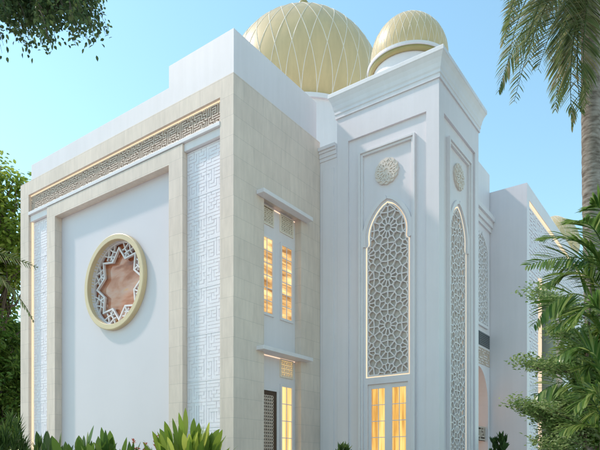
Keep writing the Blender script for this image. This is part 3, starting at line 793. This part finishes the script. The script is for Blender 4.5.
# overhanging tree, top left: trunk stands outside the picture, sprays hang in
def overhang():
    rnd = random.Random(5); base = at(-190, 8.2, z=0)
    root = thing('overhanging_tree', 'tree outside the left edge whose dark leafy branches hang into the top left corner', 'tree', base)
    ms, ml = MB(), MB()
    head = at(-170, 8.2, z=6.6)
    limb(ms, base, head, .2, .14, rnd, 8, .02)
    def spray(a, b, nl, sz=.064):
        pts = [bez([a, a.lerp(b, .5) + Vector((0, 0, .18)), b], k / 10) for k in range(11)]
        ms.tube(pts, [.007 * (1 - k / 14) for k in range(11)], 4)
        for i in range(nl):
            t = rnd.random() ** .8; p = bez([a, a.lerp(b, .5) + Vector((0, 0, .18)), b], t)
            off = Vector([rnd.gauss(0, .055) for _ in range(3)]); off.z -= .02
            d = Vector((rnd.uniform(-1, 1), rnd.uniform(-1, 1), rnd.uniform(-1.3, .1)))
            leaf(ml, p + off, d, sz * rnd.uniform(.75, 1.3), sz * .62, rnd.uniform(-1, 1))
    main = [at(u, d, v) for u, v, d in ((-120, -10, 8.2), (-60, -45, 8), (10, -40, 7.9), (70, -28, 7.9))]
    limb(ms, head, main[0], .11, .07, rnd, 5, .02)
    ms.tube([bez(main, k / 12) for k in range(13)], [.06 * (1 - k / 15) for k in range(13)], 6)
    ends = [(2, 53, 22), (-8, 40, 20), (12, 34, 40), (25, 45, 22), (28, 53, 20), (36, 44, 28), (45, 46, 30), (52, 50, 26), (56, 40, 34), (50, 28, 40), (62, 28, 34), (70, 32, 22), (76, 46, 26), (84, 40, 34), (90, 47, 32), (96, 42, 26), (106, 36, 22), (103, 14, 26), (98, 26, 34), (92, 10, 40), (80, 20, 46), (70, 12, 60), (60, 14, 60), (44, 16, 70), (30, 22, 70), (20, 14, 70), (8, 18, 70), (0, 28, 50), (36, 30, 60), (16, 40, 26), (75, 28, 34), (88, 28, 34), (64, 20, 40), (48, 38, 40), (-20, 20, 60), (-40, 10, 60), (-10, 5, 70), (25, 3, 70), (50, 2, 70), (75, 2, 60), (95, -2, 40), (-60, 15, 60), (40, 8, 60), (10, 6, 70), (30, 35, 40), (20, 28, 50), (84, 12, 40), (56, 24, 50)]
    for (u, v, n) in ends:
        dd = 7.9 + rnd.uniform(-.5, .6); b = at(u, dd, v)
        a = bez(main, min(1, max(0, (u + 110) / 200 + rnd.uniform(-.12, .02))))
        spray(a + Vector([rnd.uniform(-.1, .1) for _ in range(3)]), b, int(n * 1.6))
        for q in range(3):
            b2 = at(u + rnd.uniform(-9, 5), dd + rnd.uniform(-.3, .3), v - rnd.uniform(2, 14)); spray(bez([a, b], .55), b2, int(n * .5))
    for q in range(16):
        t = q / 16; o = bez(main, t * .5)
        for k in range(5): spray(o, o + Vector((rnd.uniform(-1, 1), rnd.uniform(-1, 1), rnd.uniform(-.7, .8))), 60, .075)
    for q in range(95):
        c = head + Vector((rnd.uniform(-2.2, 1.2), rnd.uniform(-2.2, 2.2), rnd.uniform(.2, 2.6)))
        spray(head + Vector((0, 0, .3)), c, 75, .08)
    ms.build('trunk', BARK, root, base, smooth=True, recalc=False); ml.build('crown', GL_O, root, base, recalc=False)
overhang()

# tall palm at the right edge
def tall_palm(name, label, base, top, fr, seed, lf=.62, nl=46, wl=.034, r=.17, group=None, extra=11, rolls=(0,), droop=.75, hang=.14, spread=1.05, rings=True):
    rnd = random.Random(seed); base, top = Vector(base), Vector(top)
    root = thing(name, label, 'palm tree', base, group)
    ms, mf, ml = MB(), MB(), MB()
    n = 110; pts = []; rad = []
    for k in range(n + 1):
        t = k / n; p = base.lerp(top, t) + Vector((.10 * math.sin(t * 2.2), .06 * math.sin(t * 3), 0)); pts.append(p)
        rad.append(r * (1.18 - .25 * min(1, t * 2.5)) * (1 + (.045 if (k % 2 and rings) else 0) + rnd.uniform(-.012, .012)))
    ms.tube(pts, rad, 14); ms.build('trunk', PBARK, root, base, smooth=True, recalc=False)
    head = pts[-1]
    for q, P in enumerate(fr): frond(ml, mf, [head] + [Vector(p) for p in P], nl, lf, wl, droop, rnd, .024, spread=spread, hang=hang, start=.14, roll=rolls[q % len(rolls)])
    for k in range(extra):
        a = k * 2.4 + 1; dirv = Vector((math.cos(a), math.sin(a), 0))
        if dirv.dot(-FX) > .35 and dirv.dot(FY) < .8: continue
        up = rnd.uniform(.3, 1.3); Lr = rnd.uniform(2.2, 2.8)
        frond(ml, mf, [head, head + dirv * Lr * .35 + Vector((0, 0, up)), head + dirv * Lr * .8 + Vector((0, 0, up * .7)), head + dirv * Lr + Vector((0, 0, up - 1.3))], nl - 8, lf, wl, 1.3, rnd, .026)
    mf.build('frond_stems', GL_P, root, base, recalc=False); ml.build('fronds', GL_P, root, base, recalc=False)
    return root
pd = 10.5
tall_palm('palm_tree', 'tall palm with ringed grey trunk at the right edge and drooping fronds', at(601, pd, z=0), at(590, pd, v=-25), [
    [at(565, 10.2, -70), at(522, 10.0, -25), at(507, 9.9, 66)],
    [at(566, 10.4, -48), at(536, 10.3, 10), at(514, 10.2, 102)],
    [at(568, 9.7, -75), at(528, 9.4, -60), at(508, 9.3, 20)],
    [at(566, 10.8, -40), at(548, 10.9, -15), at(528, 10.9, 62)],
    [at(572, 10.0, -60), at(540, 9.8, -30), at(517, 9.7, 84)],
    [at(560, 10.3, -70), at(530, 10.2, -50), at(503, 10.2, 44)],
    [at(578, 9.9, -30), at(556, 9.8, 10), at(538, 9.7, 70)],
    [at(580, 10.1, 5), at(566, 10.0, 40), at(572, 10.0, 126)],
    [at(578, 10.2, 5), at(574, 10.2, 40), at(580, 10.3, 112)],
    [at(576, 10.7, -5), at(562, 10.8, 30), at(560, 10.8, 92)],
    [at(590, 9.9, 0), at(578, 9.8, 40), at(586, 9.8, 104)],
    [at(582, 10.9, -10), at(570, 11, 15), at(568, 11, 70)]], 9, nl=60, lf=.64, wl=.034, extra=9, rolls=(1.0, .75, 1.1, .6, .9, .3, 1.0, -.5, .8))
# palm just outside the left edge, its frond tips reach in front of the wall
tall_palm('palm_tree', 'palm outside the left edge with only two frond tips showing before the wall', at(-110, 8.6, z=0), at(-108, 8.6, v=262), [
    [at(-70, 8.5, 225), at(-14, 8.4, 246), at(38, 8.3, 268)],
    [at(-70, 8.6, 245), at(-2, 8.5, 246), at(34, 8.5, 322)],
    [at(-90, 8.2, 200), at(-60, 8, 215), at(-30, 7.8, 300)], [at(-130, 8.8, 190), at(-170, 9, 200), at(-210, 9.1, 290)], [at(-130, 8.2, 200), at(-160, 7.6, 230), at(-190, 7.2, 330)], [at(-110, 9.2, 180), at(-120, 10, 190), at(-125, 10.6, 270)], [at(-150, 8.3, 170), at(-190, 8.1, 180), at(-225, 8.0, 250)], [at(-115, 8.2, 150), at(-125, 7.8, 130), at(-135, 7.5, 190)], [at(-150, 8.8, 240), at(-175, 9.2, 270), at(-190, 9.4, 350)]], 12, lf=.24, nl=46, wl=.024, r=.12, extra=0, rolls=(1.0, .9, 0, .4, .6, .2), droop=.6, hang=.2)

# areca palm, right foreground
def areca(name, label, base, fr, seed, group=None, lf=.42, wl=.06, nl=22, mtl=GL_A, droop=.8, rolls=(0,)):
    rnd = random.Random(seed); base = Vector(base); root = thing(name, label, 'palm', base, group)
    ms, mf, ml = MB(), MB(), MB()
    for k_, (s, P) in enumerate(fr):
        st = base + Vector((rnd.uniform(-.15, .15), rnd.uniform(-.15, .15), 0)); hd = Vector(s)
        ms.tube([st, st.lerp(hd, .5) + Vector((.03, 0, 0)), hd], [.035, .03, .022], 7)
        frond(ml, mf, [hd] + [Vector(p) for p in P], nl, lf, wl, droop, rnd, .013, hang=.10, start=.08, roll=rolls[k_ % len(rolls)])
    ms.build('stems', BARK, root, base, recalc=False); mf.build('frond_stems', mtl, root, base, recalc=False); ml.build('fronds', mtl, root, base, recalc=False)
    return root
d_ = 7.6
h1 = at(612, d_, 285)
areca('areca_palm', 'glossy dark green areca palm with arching fronds at the right edge', at(606, d_, z=0), [
    (h1, [at(600, d_, 258), at(575, d_ - .1, 248), at(526, d_ - .2, 266)]),
    (h1, [at(598, d_, 245), at(572, d_, 232), at(542, d_, 240)]),
    (h1, [at(604, d_ - .2, 235), at(592, d_ - .3, 218), at(574, d_ - .4, 222)]),
    (h1, [at(612, d_, 225), at(606, d_, 205), at(592, d_, 205)]),
    (h1, [at(604, d_ + .3, 262), at(585, d_ + .4, 255), at(556, d_ + .5, 268)]),
    (at(608, d_, 320), [at(590, d_, 288), at(560, d_, 280), at(534, d_, 326)]),
    (at(610, d_, 300), [at(590, d_ + .2, 270), at(570, d_ + .3, 262), at(545, d_ + .3, 286)]),
    (at(608, d_, 350), [at(596, d_, 312), at(576, d_, 302), at(554, d_, 330)]),
    (at(612, d_ - .4, 340), [at(604, d_ - .4, 300), at(590, d_ - .4, 296), at(572, d_ - .4, 326)]),
    (at(604, d_, 430), [at(594, d_, 385), at(566, d_, 368), at(536, d_, 396)]),
    (at(606, d_ - .3, 400), [at(600, d_ - .3, 345), at(585, d_ - .3, 335), at(556, d_ - .3, 358)]),
    (at(610, d_ - .5, 440), [at(606, d_ - .5, 390), at(596, d_ - .5, 380), at(574, d_ - .5, 410)]),
    (at(610, d_ - .2, 420), [at(606, d_ - .2, 370), at(598, d_ - .2, 350), at(580, d_ - .2, 372)]),
    (at(608, d_ + .3, 460), [at(600, d_ + .3, 425), at(585, d_ + .3, 415), at(560, d_ + .3, 432)]),
    (at(612, d_ + .2, 450), [at(610, d_ + .2, 400), at(604, d_ + .2, 396), at(590, d_ + .2, 420)]),
    (at(615, d_, 300), [at(630, d_, 260), at(650, d_, 250), at(680, d_, 290)]),
    (at(612, d_, 330), [at(630, d_ + .3, 300), at(650, d_ + .5, 300), at(670, d_ + .6, 340)])], 21, nl=40, lf=.46, wl=.036, droop=.75, rolls=(.9, .5, .2, -.3, .8, 1.1, .7, .4, 0, 1.0, .8, .3))
bushy_tree('leafy_shrub', 'dense mid-green leafy shrub behind the areca palm at the right edge', at(604, 9.9, z=0), at(606, 9.9, z=2.7), (.65, .7, 1.6), 110, 90, .12, GL_M, 61, trunk_r=.05, cat='shrub')

# tiered small-leaved tree
def tier_tree():
    rnd = random.Random(33); base = at(582, 9.2, z=0)
    root = thing('tiered_tree', 'small-leaved tree with flat layered twigs in front of the side wing', 'tree', base)
    ms, ml = MB(), MB()
    top = at(590, 9.2, v=265)
    ms.tube([base.lerp(top, k / 10) + Vector((rnd.uniform(-.03, .03), rnd.uniform(-.03, .03), 0)) for k in range(11)], [.05 - .004 * k for k in range(11)], 7)
    for (uo, vo, um, vm, n) in ((523, 288, 585, 318, 10), (511, 361, 585, 372, 11), (506, 400, 584, 424, 15), (520, 408, 584, 436, 9), (545, 330, 590, 340, 8), (530, 440, 584, 455, 12), (548, 395, 590, 405, 10), (560, 350, 590, 380, 9), (560, 415, 600, 430, 12), (640, 300, 590, 318, 8), (650, 370, 590, 385, 9), (655, 410, 590, 428, 10), (540, 425, 584, 445, 8)):
        a = at(um, 9.2, vm)
        for k in range(n):
            f = k / max(1, n - 1)
            tip = at(uo + (um - uo) * f * .55 + rnd.uniform(-2, 2), 9.2 + rnd.uniform(-1.1, 1.1) * (.15 + f), vo + (vm - vo) * f * .3 + rnd.uniform(-4, 6))
            mid = a.lerp(tip, .5) + Vector((0, 0, -.08))
            pts = [bez([a, mid, tip], q / 8) for q in range(9)]
            ms.tube(pts, [.009 * (1 - q / 10) for q in range(9)], 4)
            for i in range(150):
                t = .2 + .8 * rnd.random() ** .8
                p = bez([a, mid, tip], t) + Vector((rnd.gauss(0, .11), rnd.gauss(0, .11), rnd.gauss(.03, .10))) * (1.15 - .7 * t)
                leaf(ml, p, Vector((rnd.uniform(-1, 1), rnd.uniform(-1, 1), rnd.uniform(-.2, .6))), rnd.uniform(.05, .082), .036, rnd.uniform(-.6, .6))
    ms.build('trunk', BARK, root, base, recalc=False); ml.build('crown', GL_T, root, base, recalc=False)
tier_tree()

# broad-leaved garden plants along the front
def paddle(name, label, base, n, H, Lf, w, mtl, seed, spread=.5, group=None, flowers=0, cat='plant', lean=None):
    rnd = random.Random(seed); base = Vector(base); root = thing(name, label, cat, base, group)
    ml, ms = MB(), MB()
    shp = lambda t: .12 if t < .12 else max(.02, math.sin(PI * min(.995, (t - .1) / .9)) ** .75)
    for k in range(n):
        a = rnd.uniform(0, 2 * PI); o = Vector((math.cos(a), math.sin(a), 0)); rr = rnd.random() ** .6
        p = base + o * rr * spread * .6; hh = H * rnd.uniform(.45, .72) * (1 - .25 * rr)
        q = p + Vector((0, 0, hh)) + o * rr * spread * .4
        ms.tube([p, p.lerp(q, .5), q], [.014, .012, .007], 5)
        d = o * rr * rnd.uniform(.3, .8) + Vector((rnd.uniform(-.15, .15), rnd.uniform(-.15, .15), 1))
        blade(ml, q, d, Lf * rnd.uniform(.75, 1.15), w * rnd.uniform(.75, 1.15), rnd.uniform(.1, .7), rnd.uniform(-1.3, 1.3), 7, 0, shp)
    mats = [mtl]
    ms.build('stems', mtl, root, base, recalc=False); ml.build('leaves', mtl, root, base, recalc=False)
    if flowers:
        for k in range(flowers):
            mfl = MB()
            p = base + Vector((rnd.uniform(-1, 1) * spread, rnd.uniform(-1, 1) * spread, H * rnd.uniform(.86, 1.06)))
            for i in range(14): leaf(mfl, p + Vector((0, 0, rnd.uniform(-.12, .06))), Vector((rnd.uniform(-1, 1), rnd.uniform(-1, 1), rnd.uniform(.1, 1.2))), .06, .026, rnd.uniform(-1, 1))
            mfl.build('flower', FLOW, root, base, recalc=False)
    return root
def spiky(name, label, base, Rx, H, n, mtl, seed, L=.24, w=.022, group=None):
    rnd = random.Random(seed); base = Vector(base); root = thing(name, label, 'shrub', base, group)
    ml, ms = MB(), MB()
    for k in range(n):
        a = rnd.uniform(0, 2 * PI); e = rnd.random()
        r = Rx * math.sqrt(1 - (e * .98) ** 2) * rnd.uniform(.55, 1); tip = base + Vector((math.cos(a) * r, math.sin(a) * r, H * e * rnd.uniform(.86, 1.0)))
        st = base + Vector((math.cos(a) * r * .35, math.sin(a) * r * .35, max(.1, H * e * .6)))
        if k % 4 == 0: ms.tube([base, st, tip], [.016, .01, .004], 4)
        ax = (tip - st).normalized() + Vector((0, 0, .5))
        for i in range(26):
            p = tip - ax.normalized() * rnd.uniform(0, .16)
            blade(ml, p, ax + Vector([rnd.uniform(-.75, .75) for _ in range(3)]), L * rnd.uniform(.5, 1), w, .5, rnd.uniform(-1, 1), 2)
    ms.build('stems', BARK, root, base, recalc=False); ml.build('foliage', mtl, root, base, recalc=False)
    return root
spiky('conifer_shrub', 'dark needle-leaved shrub filling the bottom left corner', at(8, 8.6, z=0), .52, 2.16, 190, GL_D, 41, .24, .018)
spiky('conifer_shrub', 'low dark shrub at the bottom left beside the needle-leaved one', at(33, 9.6, z=0), .33, 1.86, 70, GL_D, 42, .24, .02)
paddle('broadleaf_plant', 'dark broad-leaved plant at the foot of the left stone jamb', at(47, 11.2, z=.3), 30, 1.98, .60, .15, GL_D, 43, .45)
paddle('broadleaf_plant', 'fresh green upright-leaved plant before the left half of the white panel', at(80, 11.3, z=.3), 50, 1.96, .60, .17, GL_M, 44, .55)
paddle('broadleaf_plant', 'fresh green upright-leaved plant below the round window', at(108, 11.2, z=.3), 46, 1.90, .58, .16, GL_M, 45, .5)
paddle('broadleaf_plant', 'taller narrow-leaved plant between the round window and the red flowers', at(126, 11.0, z=.3), 18, 1.90, .58, .12, GL_M, 46, .3)
paddle('flowering_plant', 'small plant with red flower spikes left of the bright leafy clump', at(148, 10.8, z=.3), 28, 1.62, .42, .085, GL_A, 47, .42, flowers=7)
paddle('flowering_plant', 'small plant with salmon flowers just beside the bright leafy clump', at(162, 10.4, z=.3), 20, 1.62, .38, .08, GL_A, 48, .3, flowers=4)
paddle('heliconia_clump', 'large bright yellow-green leafy clump before the right carved panel', at(188, 9.6, z=.3), 150, 2.16, .54, .115, GL_Y, 49, .50)
paddle('broadleaf_plant', 'low mid-green plant nearest the viewer below the blind white panel', at(96, 9.6, z=.0), 40, 1.66, .5, .13, GL_M, 54, .6)
paddle('heliconia_clump', 'small dark green leafy clump at the foot of the stone corner', at(209, 9.2, z=.3), 22, 1.50, .45, .12, GL_D, 50, .26)
spiky('rounded_shrub', 'small dark round-leaved shrub in front of the entrance pier', at(341, 10.4, z=0), .26, 1.92, 34, GL_D, 51, .22, .075)
spiky('rounded_shrub', 'small dark shrub between the tower and the side wing', at(499, 14.2, z=.3), .38, 2.0, 40, GL_D, 52, .28, .09)

# ==================================================================  LIGHT, SKY, CAMERA
sund = Vector((-1.0, 3.0, 3.5)).normalized()
elev = math.asin(sund.z); azim = math.atan2(sund.x, sund.y)
sl_ = bpy.data.lights.new('sun', 'SUN'); sl_.energy = 2.0; sl_.angle = R(2.6); sl_.color = (1, .86, .78)
so = bpy.data.objects.new('sun', sl_); COL.objects.link(so); so.rotation_euler = (-sund).to_track_quat('-Z', 'Y').to_euler(); so.location = (-10, 20, 30)
w = bpy.data.worlds.new('World'); S.world = w; w.use_nodes = True
nt = w.node_tree; bg = nt.nodes['Background']
sk = nt.nodes.new('ShaderNodeTexSky'); sk.sky_type = 'NISHITA'; sk.sun_disc = False
sk.sun_elevation = elev; sk.sun_rotation = azim; sk.air_density = 1.6; sk.dust_density = .3; sk.ozone_density = 1.0; sk.altitude = 0
tint = nt.nodes.new('ShaderNodeMix'); tint.data_type = 'RGBA'; tint.blend_type = 'MULTIPLY'; tint.inputs[0].default_value = 1; tint.inputs[7].default_value = (.875, 1.05, 1.0, 1)
nt.links.new(sk.outputs[0], tint.inputs[6]); nt.links.new(tint.outputs[2], bg.inputs[0]); bg.inputs[1].default_value = .15

cd = bpy.data.cameras.new('camera'); cam = bpy.data.objects.new('camera', cd); COL.objects.link(cam)
cd.sensor_width = 36; cd.sensor_fit = 'HORIZONTAL'; cd.lens = 36 * FPX / 600; cd.shift_y = (HOR - 225) / 600; cd.clip_end = 3000; cd.clip_start = .05
cam.location = CAM
cam.rotation_euler = (PI / 2, 0, math.atan2(-FY.x, FY.y))
S.camera = cam
S.view_settings.view_transform = 'Standard'; S.view_settings.look = 'None'; S.view_settings.gamma = 1; S.view_settings.use_curve_mapping = False
S.view_settings.exposure = 0.66
